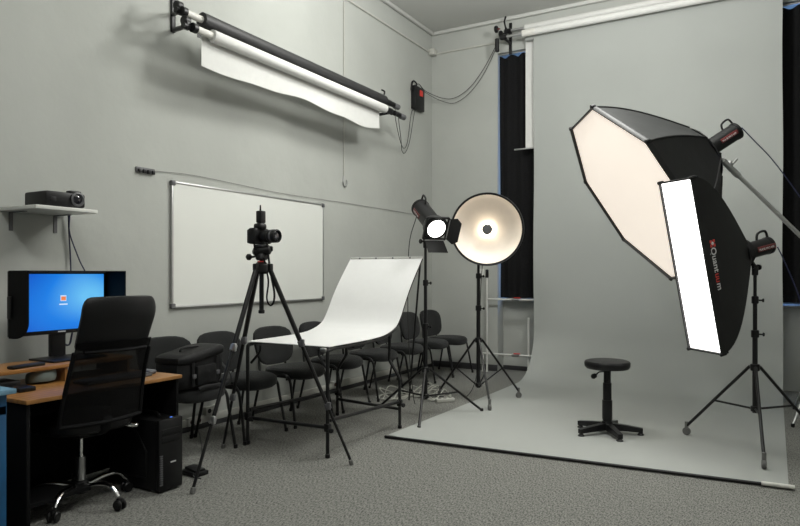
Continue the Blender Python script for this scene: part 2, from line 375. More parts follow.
for yb, lab in ((3.47, 'black roller bracket at the left end of the wall rolls'), (6.5, 'black roller bracket at the right end of the wall rolls')):
    br = thing('roller_bracket', lab, 'bracket', (0, yb, 3.2), group='brackets carrying the wall rolls')
    sg = -1 if yb < 5 else 1; yp = yb; yw = 3.65 if sg < 0 else yb
    b = MB(); b.bb((0, yw-.02, 3.24 if sg < 0 else 3.08), (.02, yw+.02, 3.75 if sg < 0 else 3.38), bev=.003)
    for x, z in ((.32, 3.285), (.40, 3.155)):
        b.tube([(.015, yw, z+(.10 if sg < 0 else 0)), (x-.04, yp, z+.01)], .018, 6); b.bb((x-.05, yp-.02, z-.02), (x-.01, yp+.02, z+.04), bev=.006)
    b.build('arm', 'black', br, world=True)
    for x, z in ((.32, 3.285), (.40, 3.155)):
        if sg < 0: MB().cyl((x-.055, yp-.02, z+.055), (x-.055, yp+.04, z+.055), .036, bev=.008).build('chain_wheel', 'black', br, world=True); MB().cyl((x-.03, yp-.04, z+.005), (x-.03, yp+.05, z+.005), .022).build('axle', 'black', br, world=True)
        else:
            MB().cyl((x, yp, z), (x, yp+.13, z), .03, bev=.006).build('motor', 'black', br, world=True); MB().cyl((x, yp+.14, z-.005), (x, yp+.24, z-.005), .033, bev=.008).build('end_cap', 'graypl', br, world=True)
    if sg > 0: MB().tube(spline([(.1, yp, 3.37), (.18, yp-.03, 3.41), (.24, yp, 3.36), (.26, yp+.02, 3.42), (.22, yp+.02, 3.45)], 4), .01).build('hook', 'black', br, world=True)

# control box and wires
cb = thing('control_box', 'small black motor control box with a red button high on the left wall', 'control box', (0, 7.75, 3.5))
MB().bb((0, 7.62, 3.5), (.07, 7.89, 3.81), bev=.012).build('case', 'black', cb, world=True)
MB().bb((.066, 7.745, 3.69), (.078, 7.83, 3.77), bev=.005).build('button', 'redbright', cb, world=True)
MB().tube(spline([(.02, 7.6, 3.74), (.03, 7.62, 3.86), (.03, 7.72, 3.86), (.02, 7.74, 3.8)], 5), .01).build('hanger', 'black', cb, world=True)
for k, (dz, lab) in enumerate(((0, 'upper of two thin wires drooping from control box to backdrop bracket'), (-.07, 'lower of two thin wires drooping from control box to backdrop bracket'))):
    tag(MB().tube(spline([(.04, 7.66, 3.80), (.04, 7.78, 3.86), (.06, 7.95, 3.80+dz*.3), (.20, 8.17, 3.74+dz*.6), (.38, 8.2, 3.73+dz), (.60, 8.2, 3.84+dz), (.80, 8.2, 4.06+dz), (.97, 8.19, 4.32+dz*.6), (1.08, 8.06, 4.38)], 8), .004, 6).build('wire', 'cable', world=True), lab, 'wire', 'wires drooping from the control box')
tag(MB().tube(spline([(.36, 6.62, 3.25), (.2, 6.86, 3.24), (.1, 7.12, 3.06), (.05, 7.3, 2.94), (.04, 7.4, 2.94), (.04, 7.47, 3.06), (.03, 7.58, 3.42), (.03, 7.66, 3.5)], 8), .004, 6).build('wire', 'cable', world=True), 'thin wire hanging in a loop between wall rolls and control box', 'wire')
tag(MB().tube(spline([(.42, 6.60, 3.14), (.24, 6.88, 3.18), (.13, 7.13, 3.0), (.06, 7.28, 2.88), (.05, 7.38, 2.87), (.05, 7.5, 3.04), (.04, 7.64, 3.42), (.03, 7.7, 3.5)], 8), .004, 6).build('wire', 'cable', world=True), 'lower thin wire looping beneath the first between wall rolls and control box', 'wire')
# conduits
tag(MB().tube([(.015, 2.5, 4.40), (.015, 8.15, 4.40)], .012, 8).build('conduit', 'trunk', world=True), 'thin grey conduit running level high along the left wall', 'conduit')
tag(MB().tube([(.05, 8.225, 4.39), (1.12, 8.225, 4.39)], .012, 8).build('conduit', 'trunk', world=True), 'thin grey conduit on the back wall from the corner box to the roller bracket', 'conduit')
jb = tag(MB().bb((0, 8.13, 4.36), (.09, 8.235, 4.45), bev=.01).build('junction_box', 'trunk', world=True), 'small pale junction box high in the room corner', 'junction box')
vc = thing('pull_cord', 'vertical cord on the left wall ending in a small hook', 'cord', (0, 6.05, 2.3))
MB().tube([(.012, 6.05, 4.69), (.012, 6.05, 2.4)], .006, 6).build('cord', 'trunk', vc, world=True)
MB().tube(spline([(.012, 6.05, 2.4), (.014, 6.03, 2.33), (.014, 6.06, 2.28), (.014, 6.1, 2.31), (.014, 6.1, 2.36)], 5), .007, 6).build('hook', 'alu', vc, world=True)
tag(MB().tube(spline([(.01, 3.46, 2.10), (.01, 3.9, 2.12), (.01, 5.0, 2.09), (.01, 6.2, 2.10), (.01, 8.2, 2.10)], 6), .0022, 6).build('wire', 'gcable', world=True), 'thin grey wire strung along the left wall over the whiteboard', 'wire')
hk = thing('coat_hook_strip', 'tiny dark strip of hooks on the left wall, left of the whiteboard', 'hook strip', (0, 3.38, 2.07))
MB().bb((0, 3.30, 2.075), (.015, 3.47, 2.115), bev=.003).build('plate', 'graypl', hk, world=True)
for k in range(4): MB().bb((.012, 3.312+k*.042, 2.07), (.03, 3.335+k*.042, 2.10), bev=.004).build('hook', 'black', hk, world=True)

# whiteboard
wb = thing('whiteboard', 'large white dry-erase board with slim aluminium frame on the left wall', 'whiteboard', (0, 4.64, 1.03))
Y0, Y1, Z0, Z1 = 3.627, 5.657, 1.028, 2.044
MB().bb((.004, Y0+.01, Z0+.01), (.02, Y1-.01, Z1-.01)).build('panel', 'board', wb, world=True, smooth=False)
for a, c in (((.002, Y0, Z0), (.026, Y1, Z0+.016)), ((.002, Y0, Z1-.016), (.026, Y1, Z1)), ((.002, Y0, Z0+.016), (.026, Y0+.016, Z1-.016)), ((.002, Y1-.016, Z0+.016), (.026, Y1, Z1-.016))):
    MB().bb(a, c, bev=.003).build('frame_rail', 'alu', wb, world=True)
for y in (Y0, Y1):
    for z in (Z0, Z1): MB().box((.016, y+(.014 if y == Y0 else -.014), z+(.014 if z == Z0 else -.014)), (.034, .042, .042), bev=.008).build('corner_cap', 'graypl', wb, world=True)

# sockets
def socket(y, z, lab, n=2, m='white_pl', hole='brown', h=.07):
    s = thing('power_socket', lab, 'socket', (0, y, z), group='sockets low on the left wall')
    MB().bb((.0, y, z), (.045, y+.075*n, z+h), bev=.008).build('plate', m, s, world=True)
    for k in range(n): MB().cyl((.044, y+.0375+.075*k, z+h/2), (.048, y+.0375+.075*k, z+h/2), .02).build('outlet', hole, s, world=True)
socket(3.78, .047, 'white double socket with brown outlets at the trunking, nearest the desk')
socket(3.97, .105, 'pale upright socket just above the double socket near the desk', 2, 'trunk', 'black')
socket(5.80, .06, 'white double socket with dark outlets seen beneath the white tabletop')
socket(5.99, .06, 'plain pale socket right of the double socket beneath the white tabletop', 2, 'trunk', 'trunk')
s = tag(MB().bb((.73, 8.215, 1.27), (.79, 8.24, 1.37), bev=.006).build('wall_switch', 'white_pl', world=True), 'small white switch on the back wall behind the round reflector', 'switch')
# heating pipes in front of the niche
hp = thing('heating_pipes', 'pale heating pipes with red tipped valves in front of the window niche', 'pipes', (1.1, 8.15, 0))
b = MB(); b.cyl((.87, 8.15, 0), (.87, 8.15, 1.26), .014); b.build('riser', 'white_pl', hp, world=True)
MB().cyl((.87, 8.15, 1.25), (.87, 8.15, 1.36), .022, bev=.006).build('vent_cap', 'black', hp, world=True)
MB().cyl((.81, 8.15, 0), (.81, 8.15, .245), .014).build('riser', 'white_pl', hp, world=True)
MB().cyl((1.43, 8.19, 0), (1.43, 8.19, .73), .014).build('riser', 'white_pl', hp, world=True)
MB().cyl((.87, 8.15, .965), (2.2, 8.15, .965), .013).build('pipe', 'white_pl', hp, world=True)
MB().cyl((.81, 8.15, .24), (2.2, 8.15, .24), .013).build('pipe', 'white_pl', hp, world=True)
for z in (.965, .24):
    MB().cyl((1.22, 8.15, z), (1.32, 8.15, z), .021, bev=.004).build('valve', 'steel', hp, world=True)
    MB().bb((1.25, 8.12, z+.018), (1.34, 8.135, z+.03), bev=.003).build('valve_lever', 'redbright', hp, world=True)

# ------------------------------------------------------------------ visitor chairs
def rsh(w, d, t, n=28, e=3.2, dome=.4, m=7):
    """superellipse cushion as grid rings: list of rings from bottom to top"""
    rings = []
    for k in range(m):
        a = -PI/2 + PI*k/(m-1); sc = (1-.22*(1-math.cos(a))**1.3 if abs(a) < 1.5 else .62)
        z = t/2*math.sin(a)*(1)
        ring = []
        for i in range(n):
            th = 2*PI*i/n; c = math.cos(th); s_ = math.sin(th)
            q = (abs(c)**e+abs(s_)**e)**(-1/e)
            ring.append((w/2*sc*c*q, d/2*sc*s_*q, z))
        rings.append(ring)
    return rings
def cushion(mb, w, d, t, fn, **k):
    R_ = rsh(w, d, t, **k); vs = [[mb.bm.verts.new(fn(V(p))) for p in r_] for r_ in R_]; n = len(vs[0])
    for a, b_ in zip(vs, vs[1:]):
        for i in range(n): mb.bm.faces.new((a[i], a[(i+1) % n], b_[(i+1) % n], b_[i]))
    mb.bm.faces.new(vs[0][::-1]); mb.bm.faces.new(vs[-1]); return mb
def make_chair(seatm='fabric', back=True):
    """faces local +x, origin on the floor under the seat centre"""
    t = thing('visitor_chair', None, 'chair')
    cushion(MB(), .46, .49, .09, lambda p: V((p.x+.02, p.y, p.z+.44-.35*p.x*p.x*(1 if p.x > 0 else 0)+.2*p.y*p.y*.6)), e=3).build('seat', seatm, t)
    if back:
        def bf(p):  # p.x -> height, p.y -> width, p.z -> thickness
            h = p.x+.65; wy = p.y*(1.02+.55*p.x)
            return V((-.235 - p.z + 1.1*p.y*p.y*.5 - (h-.5)*.2, wy, h))
        cushion(MB(), .345, .47, .05, bf, e=3.3).build('backrest', seatm, t)
        for s_ in (-1, 1):
            MB().tube(spline([(-.14, s_*.17, .405), (-.235, s_*.17, .42), (-.262, s_*.165, .5), (-.28, s_*.14, .62)], 6), .010, 8, flat=(1.3, .8)).build('back_support', 'bmetal', t)
    for s_ in (-1, 1):
        y = s_*.235
        MB().tube(spline([(.245, y+s_*.015, .012), (.19, y, .3), (.165, y, .40), (.11, y, .438), (.0, y, .432)], 6), .0115, 8).build('leg', 'bmetal', t)
        MB().tube(spline([(-.265, y+s_*.015, .012), (-.2, y, .3), (-.17, y, .37), (-.1, y, .425), (.0, y, .432)], 6), .0115, 8).build('leg', 'bmetal', t)
        for xx in (.247, -.267): MB().cyl((xx, y+s_*.016, 0), (xx, y+s_*.016, .03), .015).build('foot', 'black', t)
    b = MB()
    for x in (.13, -.13): b.cyl((x, -.235, .40), (x, .235, .40), .010)
    b.build('seat_frame', 'bmetal', t)
    return t
ch = make_chair()
labs = ['dark grey visitor chair behind the office chair, carrying the black camera bag', 'dark grey visitor chair just right of the black camera bag, behind the camera tripod',
        'dark grey visitor chair whose backrest rises left of the white tabletop, under the whiteboard', 'dark grey visitor chair partly hidden behind the front of the white tabletop',
        'dark grey visitor chair under the curve of the white tabletop', 'dark grey visitor chair seen behind the right leg of the shooting table',
        'dark grey visitor chair just left of the spotlight stand pole', 'dark grey visitor chair nearest the room corner, right of the spotlight stand pole']
for i, y in enumerate((3.40, 3.97, 4.60, 5.27, 5.92, 6.57, 7.20, 7.74)):
    c = ch if i == 0 else copy_tree(ch)
    c.location = (.455+.008*((i*37) % 5-2), y, 0); c.rotation_euler = (0, 0, math.radians(((i*53) % 7-3)*1.6)); c['label'] = labs[i]; c['group'] = 'visitor chairs in a row along the left wall'
# ------------------------------------------------------------------ camera bag
bg = thing('camera_bag', 'black padded camera bag with flap lying across the first visitor chair', 'bag', (.52, 3.36, .482), .10)
cushion(MB(), .26, .50, .25, lambda p: V((p.x, p.y, p.z*(1+.1*p.y)+.128)), e=5, m=9).build('body', 'nylon', bg)
cushion(MB(), .285, .515, .075, lambda p: V((p.x+.006, p.y, p.z+.238+.012*math.sin(p.y*9)+.05*p.y)), e=4.5).build('flap', 'nylon', bg)
for y in (-.12, .13):
    MB().tube([(.137, y, .22), (.142, y, .03)], .012, 6, flat=(1.2, .3)).build('strap', 'black', bg)
    MB().box((.147, y, .1), (.014, .034, .03), bev=.004).build('buckle', 'graypl', bg)
MB().box((.142, .005, .1), (.03, .2, .14), bev=.012).build('front_pocket', 'nylon', bg)
MB().tube(spline([(0, -.1, .262), (0, -.08, .285), (0, .08, .285), (0, .1, .262)], 5), .009, 6).build('handle', 'black', bg)
MB().tube(spline([(.03, .24, .2), (.14, .28, .06), (.17, .2, .006), (.16, 0, .012), (.17, -.1, .008)], 6), .012, 6, flat=(1.3, .4)).build('shoulder_strap', 'black', bg)

# ------------------------------------------------------------------ stands
def stand(name, label, P, r, angs, zt, zb, ztop, rad=(.018, .015, .012), caster=False, m='bmetal', cat='light stand', group=None, lower='bmetal'):
    t = thing(name, label, cat, (P[0], P[1], P[2] if len(P) > 2 else 0), group=group)
    z1 = zb-.03
    top = ztop; h1 = zt+(top-zt)*.35; h2 = zt+(top-zt)*.7
    MB().cyl((0, 0, z1), (0, 0, h1), rad[0]).build('pole', m, t)
    MB().cyl((0, 0, h1), (0, 0, h2), rad[1]).build('pole_section', m, t)
    MB().cyl((0, 0, h2), (0, 0, top), rad[2]).build('pole_section', m, t)
    for h, q in ((h1, rad[0]), (h2, rad[1])):
        c_ = MB().cyl((0, 0, h-.035), (0, 0, h+.02), q+.009, bev=.004).build('collar', 'black', t)
        k_ = MB(); k_.cyl((q, 0, h-.01), (q+.035, 0, h-.01), .006); k_.cyl((q+.03, 0, h-.01), (q+.045, 0, h-.01), .014, bev=.004); k_.build('knob', 'black', c_)
    MB().cyl((0, 0, zt-.03), (0, 0, zt+.02), rad[0]+.014, bev=.004).build('hub', 'black', t)
    MB().cyl((0, 0, zb-.02), (0, 0, zb+.02), rad[0]+.012, bev=.004).build('hub', 'black', t)
    h0 = .075 if caster else .012
    for a in angs:
        a = math.radians(a); d = V((math.cos(a), math.sin(a), 0))
        p0 = d*(rad[0]+.02)+V((0, 0, zt)); p1 = d*r+V((0, 0, h0))
        lg = MB().cyl(p0, p1, .0115, n=10).build('leg', m, t)
        # point on the leg joined by the brace
        f = .55; q = p0.lerp(p1, f)
        MB().cyl(d*.03+V((0, 0, zb)), q, .008, n=8).build('brace', m, t)
        if caster:
            b = MB(); b.cyl(p1+V((0, 0, .035)), p1-V((0, 0, .012)), .014); b.bb(p1+V((-.012, -.012, -.035)), p1+V((.012, .012, -.008)), bev=.003); b.build('caster_fork', 'rubber', lg)
            n_ = V((-d.y, d.x, 0)); c0 = V((p1.x, p1.y, .034)); MB().cyl(c0-n_*.014, c0+n_*.014, .031, bev=.005).build('wheel', 'rubber', lg)
        else: MB().cyl(p1+V((0, 0, -.012)), p1+V((0, 0, .02)), .016, bev=.004).build('foot', 'black', lg)
    return t
def flash(t, z0, Lh=.33, r=.068, label='PULSE PRO 600', hdl_y=1):
    """flash head along local -z from z0, parts of thing t; label on +x side"""
    MB().lathe([(r*.8, 0), (r, .012), (r, Lh-.03), (r*1.06, Lh-.028), (r*1.06, Lh-.004), (r*.9, Lh)], (0, 0, z0), (0, 0, -1), 28).build('flash_head', 'black', t)
    b = MB(); b.tube(spline([(-.0, r*.95*hdl_y, z0-Lh+.11), (0, (r+.045)*hdl_y, z0-Lh+.09), (0, (r+.05)*hdl_y, z0-Lh+.02), (0, r*.9*hdl_y, z0-Lh+.005)], 6), .009, 8)
    b.build('handle', 'black', t)
    for s_ in (1, -1):
        lb = MB().box((s_*r*.99, 0, z0-Lh*.62), (.008, .038, .17), bev=.003).build('label', 'red', t)
        mx = Matrix.Translation((s_*(r*.99+.0045), -.010, z0-Lh*.62+(.075 if s_ > 0 else -.075))) @ Matrix(((0, 0, s_, 0), (0, 1, 0, 0), (-s_, 0, 0, 0), (0, 0, 0, 1)))
        text_mesh('lettering', label, .021, 'whiteprint', mx, lb)
    b = MB(); b.cyl((0, -.03*hdl_y, z0-Lh-.004), (0, -.03*hdl_y, z0-Lh-.02), .016); b.bb((-.03, 0, z0-Lh-.008), (.03, .035, z0-Lh+.005)); b.build('back_panel', 'graypl', t)
def frame_mtx(x, y, z, o):
    m = Matrix((V(x), V(y), V(z))).transposed().to_4x4(); m.translation = V(o); return m
def link_bracket(t, a, b_):
    """tilting bracket from flash head to pole tip, world coordinates"""
    q = MB(); q.cyl(a, b_, .016, n=12); q.cyl(V(b_)-V((0, 0, .06)), V(b_)+V((0, 0, .015)), .022, bev=.004); n_ = (V(a)-V(b_)).cross(V((0, 0, 1)))
    n_ = n_.normalized() if n_.length > 1e-3 else V((1, 0, 0))
    q.cyl(V(b_)-n_*.03, V(b_)+n_*.05, .010); q.cyl(V(b_)+n_*.045, V(b_)+n_*.062, .022, bev=.004)
    return q.build('tilt_bracket', 'black', t, world=True)

# strip softbox -----------------------------------------------------
nz_ = V((-.669, -.708, -.226)).normalized(); ey = V((-.139, -.179, .974)).normalized(); ex = ey.cross(nz_).normalized(); ey = nz_.cross(ex)
fc = V((3.677, 5.118, 1.351)); D = .47; hub = fc - nz_*D
sb = thing('strip_softbox_light', 'tall narrow black strip softbox with a glowing white front, on a wheeled stand', 'softbox', mtx=frame_mtx(ex, ey, nz_, hub))
W, L_ = .325/2, 1.26/2
rings = []
for k in range(13):
    t_ = k/12; s_ = math.sin(t_*PI/2)**1.0; hx = .07+(W-.07)*s_; hy = .08+(L_-.08)*(math.sin(t_*PI/2)**1.0)
    c_ = .02*(1-t_)
    rings.append([(sx*(hx-(c_ if q else 0)), sy*(hy-(0 if q else c_)), D*t_) for sx, sy, q in ((1, 1, 0), (1, 1, 0), (-1, 1, 0), (-1, -1, 0), (1, -1, 0))][1:])
for a_, nm in ((0, 'side_panel'), (1, 'side_panel'), (2, 'side_panel'), (3, 'side_panel')):
    P = []
    for i in range(13):
        A, B_ = V(rings[i][a_]), V(rings[i][(a_+1) % 4]); P.append([A.lerp(B_, j/6)-0*V((0, 0, 1)) for j in range(7)])
    MB().grid(P, .004).build(nm, 'softbox', sb)
b = MB(); z = D
for a, c_ in (((-W-.004, -L_-.004), (W+.004, -L_+.008)), ((-W-.004, L_-.008), (W+.004, L_+.004)), ((-W-.004, -L_), (-W+.006, L_)), ((W-.006, -L_), (W+.004, L_))):
    b.bb((a[0], a[1], D-.05), (c_[0], c_[1], D+.012))
b.build('front_lip', 'softbox', sb)
MB().bb((-W+.004, -L_+.005, D-.012), (W-.004, L_-.005, D-.006)).build('diffuser', 'diff_white', sb, smooth=False)
for sx in (-1, 1):
    for sy in (-1, 1): MB().cyl((sx*W, sy*L_, D-.03), (sx*W, sy*L_, D+.02), .013, bev=.004).build('corner_tip', 'black', sb)
MB().cyl((0, 0, -.03), (0, 0, .02), .10, n=28, bev=.006).build('speed_ring', 'black', sb)
flash(sb, -.03, .23, .062)
# lettering down the right side panel
zt0 = D-.05
def panel_x(z):
    t_ = z/D; return .07+(W-.07)*math.sin(t_*PI/2)**1.0
tx = (panel_x(zt0)-panel_x(zt0-.05))/.05
upv = V((-tx, 0, -1)).normalized(); dn = V((0, -1, 0)); nrm_ = dn.cross(upv).normalized()
if nrm_.x < 0: nrm_ = -nrm_
yy = .125
def tmx(y, z, off=.004):
    m = Matrix((dn, upv, dn.cross(upv))).transposed().to_4x4(); m.translation = V((panel_x(z), y, z)) + nrm_*off; return m
for body, mm in (('Quant', 'whiteprint'), ('uu', 'redbright'), ('m', 'whiteprint')):
    o_, wd = text_mesh('lettering', body, .068, mm, tmx(yy, zt0), sb, .0008, .001); yy -= wd+.006
b = MB(); g_ = MB()
for sx in (-1, 1):
    for sy in (-1, 1):
        c_ = V((panel_x(zt0-.025)+.003, .152, zt0-.025)) + upv*sx*.015 + dn*sy*.015
        b.box(c_, (.021, .02, .004), rot=Matrix((dn, upv, dn.cross(upv))).transposed(), bev=.0015)
b.build('emblem', 'redbright', sb)
g_.box(V((panel_x(zt0-.025)+.004, .152, zt0-.025)), (.02, .02, .004), rot=Matrix((dn, upv, dn.cross(upv))).transposed() @ Matrix.Rotation(.78, 3, 'Z'), bev=.0015); g_.build('emblem_core', 'whiteprint', sb)
link_bracket(sb, hub-nz_*.06-ey*.07, (4.075, 5.49, 1.35))
stand('light_stand', 'black wheeled light stand under the strip softbox, standing on the paper backdrop', (4.075, 5.49, .006), .53, (157, 277, 37), .61, .30, 1.325, caster=True)

# octagonal softbox -------------------------------------------------
n_ = V((-.719, -.434, -.543)).normalized(); e2 = V((-.465, -.28, .84)); ey = (e2-n_*e2.dot(n_)).normalized(); ex = ey.cross(n_)
oc = V((3.127, 6.024, 1.976)); D = .70; hub = oc-n_*D; R8 = .9
ob = thing('octagonal_softbox_light', 'huge octagonal black softbox with a softly glowing cream front on a silver boom', 'softbox', mtx=frame_mtx(ex, ey, n_, hub))
ang = [PI-(1.9135+k*PI/4) for k in range(8)]
def oprof(t_): return .27+(R8-.27)*(.60*t_+.40*math.sin(t_*PI/2))
for k in range(8):
    a0, a1 = ang[k], ang[(k+1) % 8]; P = []
    for i in range(15):
        t_ = i/14; r_ = oprof(t_); A = V((r_*math.cos(a0), r_*math.sin(a0), D*t_)); B_ = V((r_*math.cos(a1), r_*math.sin(a1), D*t_))
        P.append([A.lerp(B_, j/5)*(1) - V((math.cos((a0+a1)/2), math.sin((a0+a1)/2), 0))*(.018*math.sin(PI*j/5)*math.sin(PI*t_)) for j in range(6)])
    MB().grid(P, .004).build('side_panel', 'softlit' if k == 0 else 'softbox', ob)
    t0 = .0; pts = [V(((oprof(q/14)+.004)*math.cos(a0), (oprof(q/14)+.004)*math.sin(a0), D*q/14)) for q in range(15)]
    MB().tube(pts, .007, 6).build('rib_seam', 'softbox', ob)
    MB().cyl(V((R8*math.cos(a0), R8*math.sin(a0), D-.02)), V((R8*1.015*math.cos(a0), R8*1.015*math.sin(a0), D+.02)), .018, bev=.004).build('corner_tip', 'black', ob)
b = MB(); rim = [V((R8*math.cos(a), R8*math.sin(a), D)) for a in ang]
for i in range(8):
    A, B_ = rim[i], rim[(i+1) % 8]; b.tube([A, B_], .019, 6, flat=(.6, 1.2))
b.build('front_lip', 'softbox', ob)
MB().poly([V((p.x*.995, p.y*.995, D-.012)) for p in rim], (0, 0, .005)).build('diffuser', 'diff_warm', ob, smooth=False)
MB().lathe([(.275, .008), (.26, -.012), (.14, -.05), (.09, -.06)], (0, 0, 0), (0, 0, 1), 24).build('speed_ring', 'black', ob)
flash(ob, -.055, .34, .075)
clampP = hub-n_*.14-ey*.09
pivot = V((4.6, 6.9, 1.42))
bd = (clampP-pivot).normalized(); bend = clampP-bd*.03-V((0, 0, .02))
link_bracket(ob, hub-n_*.14-ey*.05, clampP)
bm_ = thing('lighting_boom', 'long silver boom arm holding the octagonal softbox, sloping down to the right edge', 'boom', tuple(pivot))
MB().cyl(bend, pivot-bd*.7, .018).build('tube', 'alu', bm_, world=True)
b = MB(); b.cyl(bend-bd*.02, bend-bd*.22, .027, bev=.005); b.box(bend-bd*.10+V((0, 0, .03)), (.05, .05, .05), bev=.012); b.cyl(bend-bd*.1, bend-bd*.1+V((.06, .02, .07)), .012); b.build('clamp', 'steel', bm_, world=True)
MB().cyl(pivot-bd*.6, pivot-bd*.75, .06, bev=.01).build('counterweight', 'black', bm_, world=True)
MB().box(pivot, (.07, .07, .09), bev=.012).build('pivot_clamp', 'steel', bm_, world=True)
stand('boom_stand', 'silver boom stand mostly outside the right edge, beside the paper backdrop', (4.6, 6.9), .5, (238, 118, -2), .70, .3, 1.36, m='steel', lower='steel')

# spotlight with barn doors ----------------------------------------
FW = V((-.497, .868, 0)); RT = V((.868, .497, 0)); UP = V((0, 0, 1))
n_ = (RT*.27-UP*.46-FW*.76).normalized(); ey = (UP-n_*UP.dot(n_)).normalized(); ex = ey.cross(n_)
front = V((1.60, 5.19, 1.70))
sp = thing('spotlight', 'glowing round studio spotlight with black barn doors tilted down towards the camera', 'studio light', mtx=frame_mtx(ex, ey, n_, front))
MB().cyl((0, 0, -.012), (0, 0, .0), .084, n=32).build('diffuser', 'spot', sp)
b = MB()
for s_ in (-1, 1): b.bb((-.105, s_*.105-.008, -.02), (.105, s_*.105+.008, .004), bev=.003); b.bb((s_*.105-.008, -.105, -.02), (s_*.105+.008, .105, .004), bev=.003)
b.lathe([(.085, .004), (.10, .008), (.115, -.02), (.09, -.03)], (0, 0, 0), (0, 0, 1), 32, cap=False)
b.build('barn_door_frame', 'black', sp)
MB().lathe([(.112, 0), (.105, -.05), (.075, -.11)], (0, 0, -.02), (0, 0, 1), 28).build('reflector', 'black', sp)
def flap(P_): MB().grid(P_, .003).build('barn_door', 'black', sp)
flap([[(.113, -.10, .004), (.113, .10, .004)], [(.16, -.13, .045), (.16, .125, .045)], [(.195, -.09, .075), (.195, .09, .075)]])
flap([[(-.09, -.113, .004), (.09, -.113, .004)], [(-.07, -.19, .09), (.12, -.19, .09)]])
for a, c_ in (((.111, -.09, .0), (.111, .09, .0)), ((-.09, -.111, 0), (.09, -.111, 0))): MB().cyl(a, c_, .007).build('hinge', 'steel', sp)
flash(sp, -.10, .36, .083)
pp = V((1.41, 5.345, 1.60))
link_bracket(sp, front-n_*.2-ey*.075, pp)
stand('light_stand', 'black light stand carrying the spotlight, left of the round reflector stand', (1.41, 5.345), .56, (-68, 46, 170), .425, .177, 1.57, rad=(.019, .016, .013), group=None)

# beauty dish -------------------------------------------------------
n_ = (-FW*1.0-RT*.17-UP*.05).normalized(); ey = (UP-n_*UP.dot(n_)).normalized(); ex = ey.cross(n_)
dc = V((1.775, 5.935, 1.735))
bd_ = thing('beauty_dish_light', 'round beauty dish reflector glowing warm around its dark centre, on a wheeled stand', 'studio light', mtx=frame_mtx(ex, ey, n_, dc))
inn = [(.335, 0), (.33, -.02), (.30, -.065), (.25, -.105), (.19, -.14), (.12, -.165), (.06, -.175)]
MB().lathe(inn, (0, 0, 0), (0, 0, 1), 56, cap=False).build('lining', 'dish', bd_)
MB().lathe([(.336, .004), (.352, .004), (.355, -.03), (.325, -.075), (.265, -.12), (.20, -.155), (.12, -.185), (.05, -.19)], (0, 0, 0), (0, 0, 1), 56, cap=False).build('shell', 'black', bd_)
MB().lathe([(.336, .003), (.352, .008), (.358, -.012), (.34, -.02), (.336, 0)], (0, 0, 0), (0, 0, 1), 56, cap=False).build('rim', 'black', bd_)
MB().lathe([(.03, -.172), (.052, -.165), (.056, -.12), (.045, -.112), (.03, -.11)], (0, 0, 0), (0, 0, 1), 32).build('flash_tube', 'bulb', bd_)
MB().lathe([(.002, -.055), (.045, -.056), (.052, -.064), (.045, -.068), (.002, -.068)], (0, 0, 0), (0, 0, 1), 32).build('deflector', 'graypl', bd_)
for k in range(3):
    a = k*2*PI/3+.5; MB().cyl((.045*math.cos(a), .045*math.sin(a), -.066), (.085*math.cos(a), .085*math.sin(a), -.168), .0025, n=6).build('strut', 'steel', bd_)
MB().cyl((0, 0, -.18), (0, 0, -.22), .09, n=28).build('speed_ring', 'black', bd_)
flash(bd_, -.215, .30, .066)
bp_ = V((1.575, 6.195, 1.60))
link_bracket(bd_, dc-n_*.30-ey*.06, bp_)
stand('light_stand', 'black wheeled light stand under the round beauty dish', (1.575, 6.195, 0), .47, (50, -54, 172), .63, .17, 1.57, rad=(.021, .018, .014), caster=True)

# ------------------------------------------------------------------ shooting table
X0, X1, YT, YL = .71, 1.46, 3.755, 4.78
st = thing('shooting_table', 'still-life shooting table with curved white acrylic sheet on a black tube frame', 'table', ((X0+X1)/2, 4.3, 0))
pr_ = [(3.76, .779), (4.0, .781), (4.3, .786), (4.48, .797), (4.58, .815), (4.66, .84), (4.73, .88), (4.80, .965), (4.88, 1.09), (4.99, 1.235), (5.18, 1.45)]
pr_ = spline([(0, a, c_) for a, c_ in pr_], 5)
MB().grid([[(X0-.01+(X1-X0+.02)*i/6, p.y, p.z+.004) for p in pr_] for i in range(7)], -.004).build('curved_sheet', 'wsheet', st, world=True)
tr = .0135
def tubew(pts, nm='frame_tube', r_=tr, m_='bmetal'): return MB().tube(pts, r_, 10).build(nm, m_, st, world=True)
for x, sg, YL in ((X0, 1, 4.935), (X1, -1, 4.78)):
    tubew(spline([(x, YT+.05, .762), (x, YT+.015, .757), (x, YT, .73), (x, YT, .5)], 5)+[(x, YT, .012)], 'leg')
    tubew([(x+sg*.10, YT+.03, .76), (x+sg*.10, YT+.03, .72), (x+sg*.08, YT+.03, .69), (x+sg*.015, YT+.02, .62)], 'leg_brace', .010)
    tubew(spline([(x+sg*.10, YL, .785), (x+sg*.10, YL, .60), (x+sg*.095, YL, .56), (x+sg*.02, YL, .45), (x, YL, .40)], 4)+[(x, YL, .012)], 'leg')
    tubew([V((x, p.y, p.z-.017)) for p in pr_], 'side_rail', .010)
    tubew([(x, YT+.02, .262), (x, YL-.0, .225)], 'stretcher')
    tubew([(x-.01, 5.17, 1.42), (.95, 5.86, .012)], 'rear_strut', .009) if x == X1 else None
tubew([(X0, YT, .205), (X1, YT, .215)], 'stretcher'); tubew([(X0, 4.94, .15), (X1, 4.79, .16)], 'stretcher')
tubew([(X0, YT+.35, .755), (X1, YT+.35, .755)], 'cross_rail')
